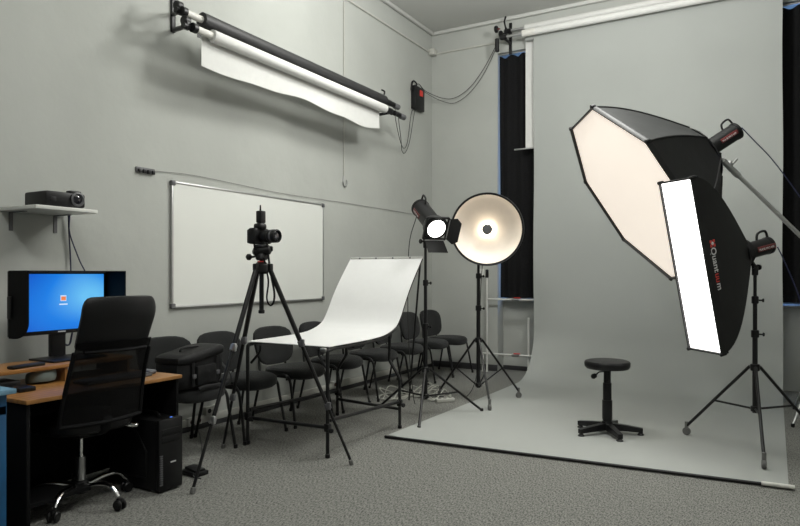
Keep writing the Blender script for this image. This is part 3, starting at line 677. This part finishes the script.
for x in (X0, X1):
    for y in (YT, 4.935 if x == X0 else 4.78):
        MB().cyl((x, y, .0), (x, y, .03), .018, bev=.004).build('foot', 'black', st, world=True)
        q = MB(); q.box((x, y, .215), (.042, .042, .06), bev=.01); q.cyl((x, y, .205), (x+.05, y-.03, .205), .009); q.cyl((x+.045, y-.027, .205), (x+.06, y-.036, .205), .018, bev=.004); q.build('clamp', 'black', st, world=True)
MB().box((X1-.02, YT-.02, .765), (.05, .035, .03), bev=.012).build('spring_clip', 'steel', st, world=True)
MB().bb((X0-.01, 5.16, 1.437), (X1+.01, 5.172, 1.455), bev=.003).build('top_rail', 'white_pl', st, world=True)
for k in range(4): MB().cyl((X0+.1+k*.18, 5.155, 1.446), (X0+.1+k*.18, 5.161, 1.446), .008).build('rivet', 'graypl', st, world=True)

# ------------------------------------------------------------------ camera tripod and camera
T = V((1.21, 3.35, 0))
tp = thing('camera_tripod', 'black photographic tripod with red-accented hub in front of the whiteboard', 'tripod', tuple(T))
MB().lathe([(.035, 1.30), (.05, 1.315), (.05, 1.36), (.03, 1.38)], T, (0, 0, 1), 20).build('hub', 'black', tp, world=True)
MB().cyl(T+V((0, 0, 1.380)), T+V((0, 0, 1.387)), .028).build('red_ring', 'redbright', tp, world=True)
MB().cyl(T+V((0, 0, 1.05)), T+V((0, 0, 1.42)), .0155).build('centre_column', 'bmetal', tp, world=True)
MB().cyl(T+V((0, 0, 1.035)), T+V((0, 0, 1.06)), .021, bev=.004).build('column_cap', 'black', tp, world=True)
for p in ((1.213, 2.743), (1.704, 3.70), (.624, 3.583)):
    f_ = V((p[0], p[1], .01)); d = V((f_.x-T.x, f_.y-T.y, 0)).normalized(); top = T+d*.05+V((0, 0, 1.345))
    lg = MB().cyl(top, top.lerp(f_, .40), .0165, n=12).build('leg', 'bmetal', tp, world=True)
    MB().cyl(top.lerp(f_, .36), top.lerp(f_, .72), .013, n=12).build('leg_section', 'bmetal', lg, world=True)
    MB().cyl(top.lerp(f_, .70), f_, .010, n=12).build('leg_section', 'bmetal', lg, world=True)
    for q in (.385, .705):
        c_ = top.lerp(f_, q); dd = (f_-top).normalized(); b = MB(); b.cyl(c_-dd*.022, c_+dd*.022, .022, bev=.004); b.box(c_+V((.018, -.012, .005)), (.028, .02, .05), bev=.005); b.build('leg_lock', 'graypl' if p[0] > 1.3 else 'alu' if p[0] > 1 else 'graypl', lg, world=True)
    MB().cyl(f_-V((0, 0, .01)), f_+(top-f_).normalized()*.03, .015, bev=.004).build('foot', 'rubber', lg, world=True)
    MB().box(T+d*.055+V((0, 0, 1.345)), (.035, .035, .05), bev=.008).build('leg_joint', 'black', lg, world=True)
b = MB(); b.lathe([(.03, 1.392), (.04, 1.40), (.038, 1.43), (.025, 1.445)], T, (0, 0, 1), 20); b.cyl(T+V((0, 0, 1.44)), T+V((0, 0, 1.47)), .022); b.lathe([(.012, -.065), (.032, -.05), (.036, 0), (.032, .05), (.012, .065)], T+V((.005, 0, 1.456)), RT+UP*.15, 20)
b.cyl(T+V((0, 0, 1.425)), T-RT*.07+V((0, 0, 1.413)), .007); b.lathe([(.008, 0), (.021, .01), (.021, .03), (.008, .04)], T-RT*.065+V((0, 0, 1.414)), -RT, 16)
b.cyl(T+RT*.05+V((0, 0, 1.47)), T+RT*.075+V((0, 0, 1.47)), .018, bev=.004)
b.build('tripod_head', 'black', tp, world=True)
MB().box(T+V((0, 0, 1.490)), (.06, .07, .014), bev=.004).build('quick_release_plate', 'graypl', tp, world=True)
ld = (RT*.86-FW*.5).normalized(); side = UP.cross(ld)
cm = thing('camera', 'black digital camera with wireless trigger mounted on the tripod', 'camera', mtx=frame_mtx(side, UP, side.cross(UP), T+V((0, 0, 1.497))-RT*.02))
cm.scale = (1.12, 1.08, 1.12)
# local: x = side, y = up, z = x cross y ; lens direction in local coords
Lz = 1 if side.cross(UP).dot(ld) > 0 else -1
bdy = MB(); bdy.box((0, .052, 0), (.135, .10, .055), bev=.014, seg=3); bdy.box((.05*1, .05, Lz*.03), (.038, .09, .04), bev=.014, seg=3); bdy.box((-.05, .05, -Lz*.012), (.03, .09, .05), bev=.01)
bdy.build('body', 'leather', cm)
MB().box((0, .112, Lz*.012), (.062, .04, .062), bev=.015, seg=3).build('prism_housing', 'black', cm)
le = MB(); le.lathe([(.036, .02), (.037, .045), (.039, .048), (.039, .085), (.037, .088), (.041, .095), (.041, .145), (.036, .148), (.033, .135)], (0, .05, 0), (0, 0, Lz), 32, cap=False); le.build('lens', 'black', cm)
MB().lathe([(.0325, .136), (.026, .141), (.012, .1435), (.001, .144)], (0, .05, 0), (0, 0, Lz), 32, cap=False).build('lens_glass', 'lens', cm)
MB().lathe([(.040, .108), (.0418, .11), (.0418, .122), (.040, .124)], (0, .05, 0), (0, 0, Lz), 32, cap=False).build('zoom_ring', 'graypl', cm)
tg = MB().box((0, .172, Lz*.018), (.046, .075, .040), bev=.006).build('radio_trigger', 'black', cm)
MB().box((0, .134, Lz*.018), (.03, .012, .03)).build('hot_shoe_foot', 'graypl', tg)
MB().cyl((-.004, .205, Lz*.018), (-.004, .245, Lz*.018), .006, .004).build('antenna', 'black', tg)
Tn = T+V((0, 0, 1.51))
MB().tube(spline([Tn+RT*.035+V((0, 0, .02)), Tn+RT*.045+V((0, 0, -.08)), Tn+RT*.06+V((0, 0, -.2)), Tn+RT*.085+V((0, 0, -.33)), Tn+RT*.08+V((0, 0, -.40)), Tn+RT*.055+V((0, 0, -.42)), Tn+RT*.035+V((0, 0, -.37)), Tn+RT*.045+V((0, 0, -.25)), Tn+RT*.02-FW*.03+V((0, 0, -.1))], 7), .009, 6, flat=(1.2, .45)).build('neck_strap', 'nylon', cm, world=True)
MB().tube(spline([Tn-RT*.05+V((0, 0, .03)), Tn-RT*.04-FW*.03+V((0, 0, -.03)), Tn-RT*.02-FW*.04+V((0, 0, -.05))], 5), .006, 6).build('strap_end', 'nylon', cm, world=True)

# ------------------------------------------------------------------ round stool
so = thing('round_stool', 'black round adjustable stool with five-foot base on the grey paper', 'stool', (3.02, 5.45, .006), .2)
MB().lathe([(.12, .525), (.165, .528), (.178, .545), (.180, .575), (.172, .588), (.15, .594), (.001, .592)], (0, 0, 0), (0, 0, 1), 40).build('seat', 'black', so)
MB().lathe([(.032, .09), (.040, .12), (.040, .27), (.034, .272), (.034, .41), (.028, .412), (.028, .52), (.05, .525)], (0, 0, 0), (0, 0, 1), 24).build('telescopic_column', 'graypl' if 0 else 'black', so)
b = MB(); b.tube(spline([(.0, 0, .50), (-.06, -.03, .50), (-.09, -.045, .47)], 5), .006, 8); b.lathe([(.005, 0), (.018, .01), (.022, .035), (.012, .05)], (-.08, -.04, .478), (-1, -.4, -.5), 14)
b.build('height_lever', 'black', so)
MB().lathe([(.045, .05), (.05, .07), (.04, .10)], (0, 0, 0), (0, 0, 1), 20).build('hub', 'black', so)
for k in range(5):
    a = math.radians(72*k+4); d = V((math.cos(a), math.sin(a), 0)); n_ = V((-d.y, d.x, 0))
    P_ = [(d*.02, .026, .03, .088), (d*.16, .022, .028, .072), (d*.272, .018, .022, .056)]
    bm = MB(); rr = [[bm.bm.verts.new(p+n_*s1*w_+V((0, 0, z_))) for s1, z_ in ((-1, lo), (1, lo), (1, hi), (-1, hi))] for p, w_, lo, hi in P_]
    for A, B_ in zip(rr, rr[1:]):
        for i in range(4): bm.bm.faces.new((A[i], A[(i+1) % 4], B_[(i+1) % 4], B_[i]))
    bm.bm.faces.new(rr[0][::-1]); bm.bm.faces.new(rr[-1])
    lg = bm.build('leg', 'black', so)
    MB().cyl(d*.256, d*.256+V((0, 0, .024)), .028, .014, bev=.004).build('foot', 'black', lg)

# ------------------------------------------------------------------ desk corner
dk = thing('computer_desk', 'beech-topped computer desk with black side panels and raised monitor shelf', 'desk', (.68, 2.36, 0))
DX, DY0, DY1, DZ = 1.02, 1.87, 2.843, .678
MB().bb((.33, DY0, DZ-.022), (DX, DY1, DZ), bev=.004).build('desktop', 'wood', dk, world=True)
for y in (DY0+.012, DY1-.032): MB().bb((.36, y, .0), (DX-.02, y+.02, DZ-.022), bev=.002).build('side_panel', 'blackm', dk, world=True)
MB().bb((.37, DY0+.032, .02), (.39, DY1-.032, DZ-.022)).build('back_panel', 'blackm', dk, world=True)
MB().bb((.30, DY0, .758), (.642, 2.78, .78), bev=.004).build('monitor_shelf', 'wood', dk, world=True)
for y in (DY0+.01, 2.325, 2.745): MB().bb((.32, y, DZ), (.63, y+.018, .758)).build('shelf_divider', 'wood', dk, world=True)
MB().bb((.45, DY0+.04, .10), (.9, 2.3, .12)).build('foot_shelf', 'blackm', dk, world=True)
# monitor
mo = thing('computer_monitor', 'computer monitor with black sun hood showing a bright blue log-in screen', 'monitor', (.37, 2.48, .78))
MB().bb((.325, 2.165, .93), (.352, 2.80, 1.318), bev=.006).build('casing', 'black', mo, world=True)
sc_ = MB().bb((.352, 2.20, .955), (.356, 2.775, 1.30)); so_ = sc_.build('screen', 'screen', mo, world=True, smooth=False)
me = so_.data; ctr = V((.354, 2.4875, 1.1275)); dl = ctr-chain(mo).translation; me.transform(Matrix.Translation(-dl)); so_.location = dl
MB().bb((.3562, 2.474, 1.132), (.3572, 2.512, 1.168)).build('user_tile', 'tilew', mo, world=True)
MB().bb((.3572, 2.478, 1.136), (.358, 2.508, 1.160)).build('user_icon', 'tile', mo, world=True)
MB().bb((.3562, 2.466, 1.108), (.3572, 2.52, 1.116)).build('user_caption', 'tilew', mo, world=True)
MB().bb((.352, 2.46, .940), (.3535, 2.51, .947)).build('maker_mark', 'whiteprint', mo, world=True)
hd = thing('x', None, None) if 0 else None
MB().bb((.36, 2.160, 1.314), (.54, 2.805, 1.320)).build('hood_top', 'blackm', mo, world=True)
for y in (2.163, 2.80):
    MB().poly([(.345, y, .925), (.40, y, .925)]+[(.40+.14*math.sin(k*PI/16), y, .925+.10*(1-math.cos(k*PI/16))) for k in range(1, 9)]+[(.54, y, 1.320), (.345, y, 1.320)], (0, .005, 0)).build('hood_side', 'blackm', mo, world=True)
MB().bb((.35, 2.150, 1.04), (.385, 2.160, 1.17), bev=.003).build('hood_clip', 'black', mo, world=True)
MB().bb((.29, 2.435, .79), (.325, 2.53, 1.1), bev=.004).build('stand_column', 'black', mo, world=True)
MB().bb((.31, 2.30, .78), (.56, 2.66, .792), bev=.004).build('stand_base', 'black', mo, world=True)
# things on desk
tag(MB().box((.58, 2.13, .789), (.055, .20, .018), rot=Matrix.Rotation(.12, 3, 'Z'), bev=.007).build('remote_control', 'black', world=True), 'flat black handset lying on the monitor shelf left of the monitor base', 'remote control')
kb = thing('keyboard', 'dark grey keyboard half hidden behind the office chair on the desktop', 'keyboard', (.83, 2.50, DZ), -.03)
MB().box((0, 0, .009), (.15, .42, .016), bev=.005).build('base', 'graypl', kb)
b = MB()
for i in range(5):
    for j in range(15): b.box((-.055+i*.027, -.19+j*.027, .019), (.022, .022, .006))
b.build('keys', 'keys', kb, smooth=False)['kind'] = 'stuff'
tag(MB().box((.80, 2.765, DZ+.013), (.10, .06, .026), bev=.012, seg=3).build('computer_mouse', 'keys', world=True), 'grey computer mouse near the right end of the desktop', 'mouse')
cl = MB(); cushion(cl, .14, .16, .07, lambda p: V((p.x*(1+.2*p.y), p.y, p.z+.035+.01*math.sin(p.x*30))), e=2.2)
o_ = cl.build('cloth', 'greycloth'); o_.location = (.56, 2.225, DZ); tag(o_, 'crumpled grey-green cloth under the monitor shelf', 'cloth')
tag(MB().box((.72, 2.02, DZ+.012), (.12, .09, .024), bev=.006).build('card_reader', 'black', world=True), 'small flat black device lying at the left end of the desktop', 'card reader')
tag(MB().box((.56, 2.0, DZ+.022), (.16, .13, .044), bev=.008).build('modem', 'black', world=True), 'small black box pushed under the monitor shelf at its left end', 'modem')
# pc tower
pc = thing('computer_tower', 'black computer tower standing on the carpet at the right end of the desk', 'computer', (.83, 2.73, 0), 0)
MB().bb((.60, 2.635, .015), (1.035, 2.808, .43), bev=.006).build('case', 'black', pc, world=True)
MB().bb((1.03, 2.632, .01), (1.062, 2.811, .437), bev=.012).build('front_panel', 'black', pc, world=True)
for z in (.34, .295): MB().bb((1.06, 2.65, z), (1.066, 2.795, z+.038), bev=.003).build('drive_bay', 'leather', pc, world=True)
b = MB()
for k in range(14): b.bb((1.058, 2.636, .05+k*.013), (1.068, 2.655, .058+k*.013))
b.build('vent_strip', 'graypl', pc, world=True)
MB().bb((1.035, 2.73, .434), (1.048, 2.745, .4395), bev=.003).build('power_button', 'blueled', pc, world=True)
MB().bb((1.0615, 2.715, .17), (1.0635, 2.755, .178)).build('maker_mark', 'whiteprint', pc, world=True)
MB().tube([(.72, 2.633, .08), (.95, 2.633, .08), (.95, 2.633, .24), (.86, 2.633, .35), (.72, 2.633, .40)], .006, 6).build('side_moulding', 'leather', pc, world=True)
MB().tube(spline([(.62, 2.68, .435), (.75, 2.72, .45), (.9, 2.74, .45), (.98, 2.70, .44)], 6), .01, 6).build('top_grip', 'leather', pc, world=True)
for x in (.65, .98):
    for y in (2.66, 2.785): MB().cyl((x, y, 0), (x, y, .02), .015).build('foot', 'rubber', pc, world=True)
ft = thing('foot_pedal', 'small flat black pedal on the carpet right of the computer tower', 'pedal', (.93, 3.02, 0), -.1)
MB().box((0, 0, .015), (.16, .11, .03), bev=.008).build('base', 'black', ft)
MB().box((.01, 0, .038), (.11, .08, .02), rot=Matrix.Rotation(.12, 3, 'Y'), bev=.006).build('treadle', 'black', ft)
# blue table
bt = thing('blue_table', 'worn blue painted table at the left edge in front of the desk', 'table', (.95, 1.3, 0))
MB().bb((.45, .7, .752), (1.184, 1.73, .775), bev=.003).build('tabletop', 'bluetop', bt, world=True)
MB().bb((.50, .74, .66), (1.155, 1.70, .752)).build('apron', 'blue', bt, world=True)
for x in (.5, 1.10):
    for y in (.74, 1.64): MB().bb((x, y, 0), (x+.055, y+.06, .70), bev=.003).build('leg', 'blue', bt, world=True)
MB().bb((1.115, .79, .05), (1.14, 1.645, .67)).build('front_panel', 'blue', bt, world=True)
MB().bb((.54, 1.66, .0), (1.11, 1.69, .70)).build('side_panel', 'blue', bt, world=True)
# office chair
oc_ = thing('office_chair', 'black high-backed mesh office chair with chrome star base pulled to the desk', 'chair', (.80, 2.31, 0), PI-.06)
# local: +x is where the sitter faces; parts behind at -x
P = []
for i in range(15):
    s = i/14; z = .50+.69*s; wd = .232-.012*s+.006*math.cos(s*PI*2) - (.012*((s-.85)/.15)**2 if s > .85 else 0)
    bx = -.255-.03*math.sin(s*PI)-.25*s*s - (0 if s < .85 else -(s-.85)*.35)
    P.append([(bx+.16*((j-5)/5)**2*.35, wd*(j-5)/5, z) for j in range(11)])
MB().grid([r for r in P[:10]], .004).build('mesh_back', 'mesh', oc_)
top = P[8:]; pad = MB()
pad.grid([[(p[0]+.012, p[1]*(1 if k < len(top)-1 else .93), p[2]+ (0 if k < len(top)-1 else -.004)) for p in r] for k, r in enumerate(top)], .035)
pad.build('headrest_pad', 'leather', oc_, subd=1)
b = MB()
for j in (0, 10): b.tube([V(r[j]) for r in P[:9]], .012, 8)
b.tube([V(p) for p in P[0]], .012, 8); b.tube([V(p)+V((.008, 0, 0)) for p in P[8][1:-1]], .02, 8, flat=(1.2, .5))
b.build('back_frame', 'blackm', oc_)
MB().tube(spline([(-.24, 0, .56), (-.25, 0, .5), (-.20, 0, .43), (-.05, 0, .415)], 6), .022, 8, flat=(1.5, .5)).build('back_support', 'blackm', oc_)
cushion(MB(), .48, .49, .085, lambda p: V((p.x-.0, p.y, p.z+.475-(.25*p.x*p.x if p.x > 0 else 0))), e=3).build('seat', 'leather', oc_)
MB().box((-.02, 0, .415), (.2, .16, .035), bev=.01).build('tilt_mechanism', 'black', oc_)
b = MB(); b.cyl((-.05, -.06, .43), (-.16, -.20, .43), .006); b.cyl((-.15, -.19, .43), (-.185, -.235, .425), .013, bev=.004); b.build('height_lever', 'chrome', oc_)
MB().cyl((0, 0, .08), (0, 0, .27), .026).build('gas_lift', 'steel', oc_); MB().cyl((0, 0, .27), (0, 0, .40), .014).build('lift_rod', 'chrome', oc_)
MB().lathe([(.03, .065), (.042, .08), (.042, .13), (.03, .14)], (0, 0, 0), (0, 0, 1), 20).build('hub', 'black', oc_)
for k in range(5):
    a = math.radians(72*k+49.4); d = V((math.cos(a), math.sin(a), 0))
    lg = MB().tube(spline([d*.03+V((0, 0, .105)), d*.14+V((0, 0, .13)), d*.22+V((0, 0, .125)), d*.27+V((0, 0, .075))], 6), [.02-.0004*q for q in range(19)], 10, flat=(1.0, .62)).build('leg', 'chrome', oc_)
    c_ = d*.275; n_ = V((-d.y, d.x, 0)); q = MB()
    for s_ in (-1, 1): q.cyl(c_+n_*s_*.008+V((0, 0, .03)), c_+n_*s_*.026+V((0, 0, .03)), .030, n=20, bev=.006)
    q.box(c_+V((0, 0, .052)), (.03, .03, .03), bev=.008); q.build('caster', 'black', lg)

# shelf and projector
sh = thing('wall_shelf', 'small white wall shelf on metal brackets above the monitor', 'shelf', (.19, 2.5, 1.69))
MB().bb((0, 2.30, 1.693), (.385, 2.712, 1.716), bev=.003).build('board', 'white_pl', sh, world=True)
for y in (2.37, 2.665):
    b = MB(); b.bb((0, y-.012, 1.575), (.005, y+.012, 1.693)); b.bb((0, y-.012, 1.688), (.16, y+.012, 1.693)); b.build('bracket', 'graypl', sh, world=True)
pj = thing('projector', 'black video projector resting on the white wall shelf', 'projector', (.22, 2.53, 1.716))
MB().bb((.10, 2.395, 1.724), (.335, 2.66, 1.815), bev=.015).build('case', 'black', pj, world=True)
MB().lathe([(.030, 0), (.044, .004), (.046, .012), (.036, .016), (.030, .006)], (.333, 2.60, 1.775), (1, 0, 0), 28, cap=False).build('lens_ring', 'graypl', pj, world=True)
MB().lathe([(.032, .004), (.02, .009), (.001, .011)], (.333, 2.60, 1.775), (1, 0, 0), 28, cap=False).build('lens', 'lens', pj, world=True)
MB().bb((.27, 2.56, 1.80), (.325, 2.64, 1.832), bev=.01).build('lens_hump', 'black', pj, world=True)
MB().bb((.334, 2.42, 1.75), (.337, 2.46, 1.78), bev=.001).build('sensor', 'leather', pj, world=True)
for x, y in ((.13, 2.42), (.3, 2.42), (.13, 2.63), (.3, 2.63)): MB().cyl((x, y, 1.716), (x, y, 1.728), .01).build('foot', 'rubber', pj, world=True)
tag(MB().tube(spline([(.06, 2.66, 1.78), (.03, 2.735, 1.72), (.02, 2.75, 1.6), (.02, 2.765, 1.3), (.03, 2.74, 1.0), (.03, 2.69, .8), (.1, 2.66, .79)], 8), .005, 6).build('cable', 'navy', world=True), 'navy cable dropping straight from the projector shelf behind the monitor', 'cable')
tag(MB().tube(spline([(.07, 2.68, 1.76), (.035, 2.745, 1.71), (.03, 2.75, 1.58), (.03, 2.82, 1.4), (.04, 2.88, 1.25), (.04, 2.86, 1.0), (.05, 2.83, .7), (.05, 2.80, .3), (.06, 2.8, .01)], 8), .005, 6).build('cable', 'navy', world=True), 'navy cable slanting right from the projector shelf to behind the monitor', 'cable')
tag(MB().tube(spline([(.28, 2.50, .98), (.24, 2.55, .88), (.22, 2.62, .84), (.2, 2.66, .93), (.2, 2.7, 1.05)], 8), .006, 6).build('cable', 'navy', world=True), 'tangled navy monitor cable hanging behind the monitor stand', 'cable')

# ------------------------------------------------------------------ cables
def cab(pts, lab, m='navy', r_=.005, grp=None): return tag(MB().tube(spline(pts, 10), r_, 6).build('power_cable', m, world=True), lab, 'cable', grp)
hb = fc  # strip flash tail
st_end = (fc-V((-.669, -.708, -.226)).normalized()*(.50+.03+.26+.02))
cab([st_end+V((0, 0, -.03)), st_end+V((.05, .02, -.15)), V((4.36, 5.70, 1.12)), V((4.42, 5.75, .8)), V((4.45, 5.9, .5)), V((4.40, 6.1, .06)), V((4.5, 6.2, .007))], 'navy power cable hanging from the strip softbox flash head')
oe = oc+V((.719, .434, .543))*(.74+.04+.34+.02)
cab([oe, oe+V((.10, .05, -.12)), V((4.20, 6.75, 2.3)), V((4.42, 6.85, 1.95)), V((4.62, 6.93, 1.6)), V((4.68, 6.95, 1.2)), V((4.66, 6.95, .3)), V((4.75, 7.1, .007))], 'navy power cable drooping from the octagonal softbox flash head along the boom')
se = front-(RT*.27-UP*.46-FW*.76).normalized()*(.48)
cab([se, se+V((-.04, .0, -.12)), V((1.20, 5.42, 1.6)), V((1.17, 5.44, 1.2)), V((1.15, 5.5, .6)), V((1.1, 5.7, .03)), V((.95, 6.1, .007))], 'dark cable hanging from the rear of the spotlight behind the white sheet', 'cable', .004)
cab([V((1.55, 6.50, 1.66)), V((1.48, 6.53, 1.4)), V((1.45, 6.53, .9)), V((1.44, 6.5, .3)), V((1.38, 6.35, .01)), V((1.15, 6.2, .007)), V((.95, 6.25, .007))], 'dark cable hanging from the beauty dish flash head to the floor', 'cable', .004)
for k in range(3):
    random.seed(30+k); pts = []; cx, cy = (.72, 5.95) if k == 0 else (.95, 6.25) if k == 1 else (1.12, 6.12)
    for i in range(22):
        a = i*1.25+random.uniform(-.3, .3); rr = random.uniform(.08, .2)
        pts.append(V((cx+rr*.9*math.cos(a), cy+rr*1.2*math.sin(a), .008+.05*abs(noise.noise(V((i*.7, k, 0)))) + (.09 if i % 7 == 3 else 0))))
    tag(MB().tube(spline(pts, 6), .0055, 6).build('coiled_cable', 'wcable', world=True), ['pale cable tangled on the carpet behind the shooting table', 'pale cable coil on the carpet behind the spotlight stand', 'pale cable bunch right of the spotlight stand pole'][k], 'cable')
ps = thing('power_strip', 'short white power strip on the carpet among the tangled cables', 'power strip', (1.30, 5.98, 0), .9)
MB().box((0, 0, .022), (.20, .055, .04), bev=.008).build('housing', 'trunk', ps)
for k in range(3): MB().cyl((-.06+k*.06, 0, .041), (-.06+k*.06, 0, .044), .018).build('outlet', 'gcable', ps)
cab([V((1.16, 2.86, .05)), V((1.0, 2.95, .02)), V((.9, 3.1, .008)), V((.6, 3.4, .008)), V((.2, 3.75, .02)), V((.05, 3.82, .08))], 'dark cable on the carpet from the computer tower to the wall socket', 'cable', .004)
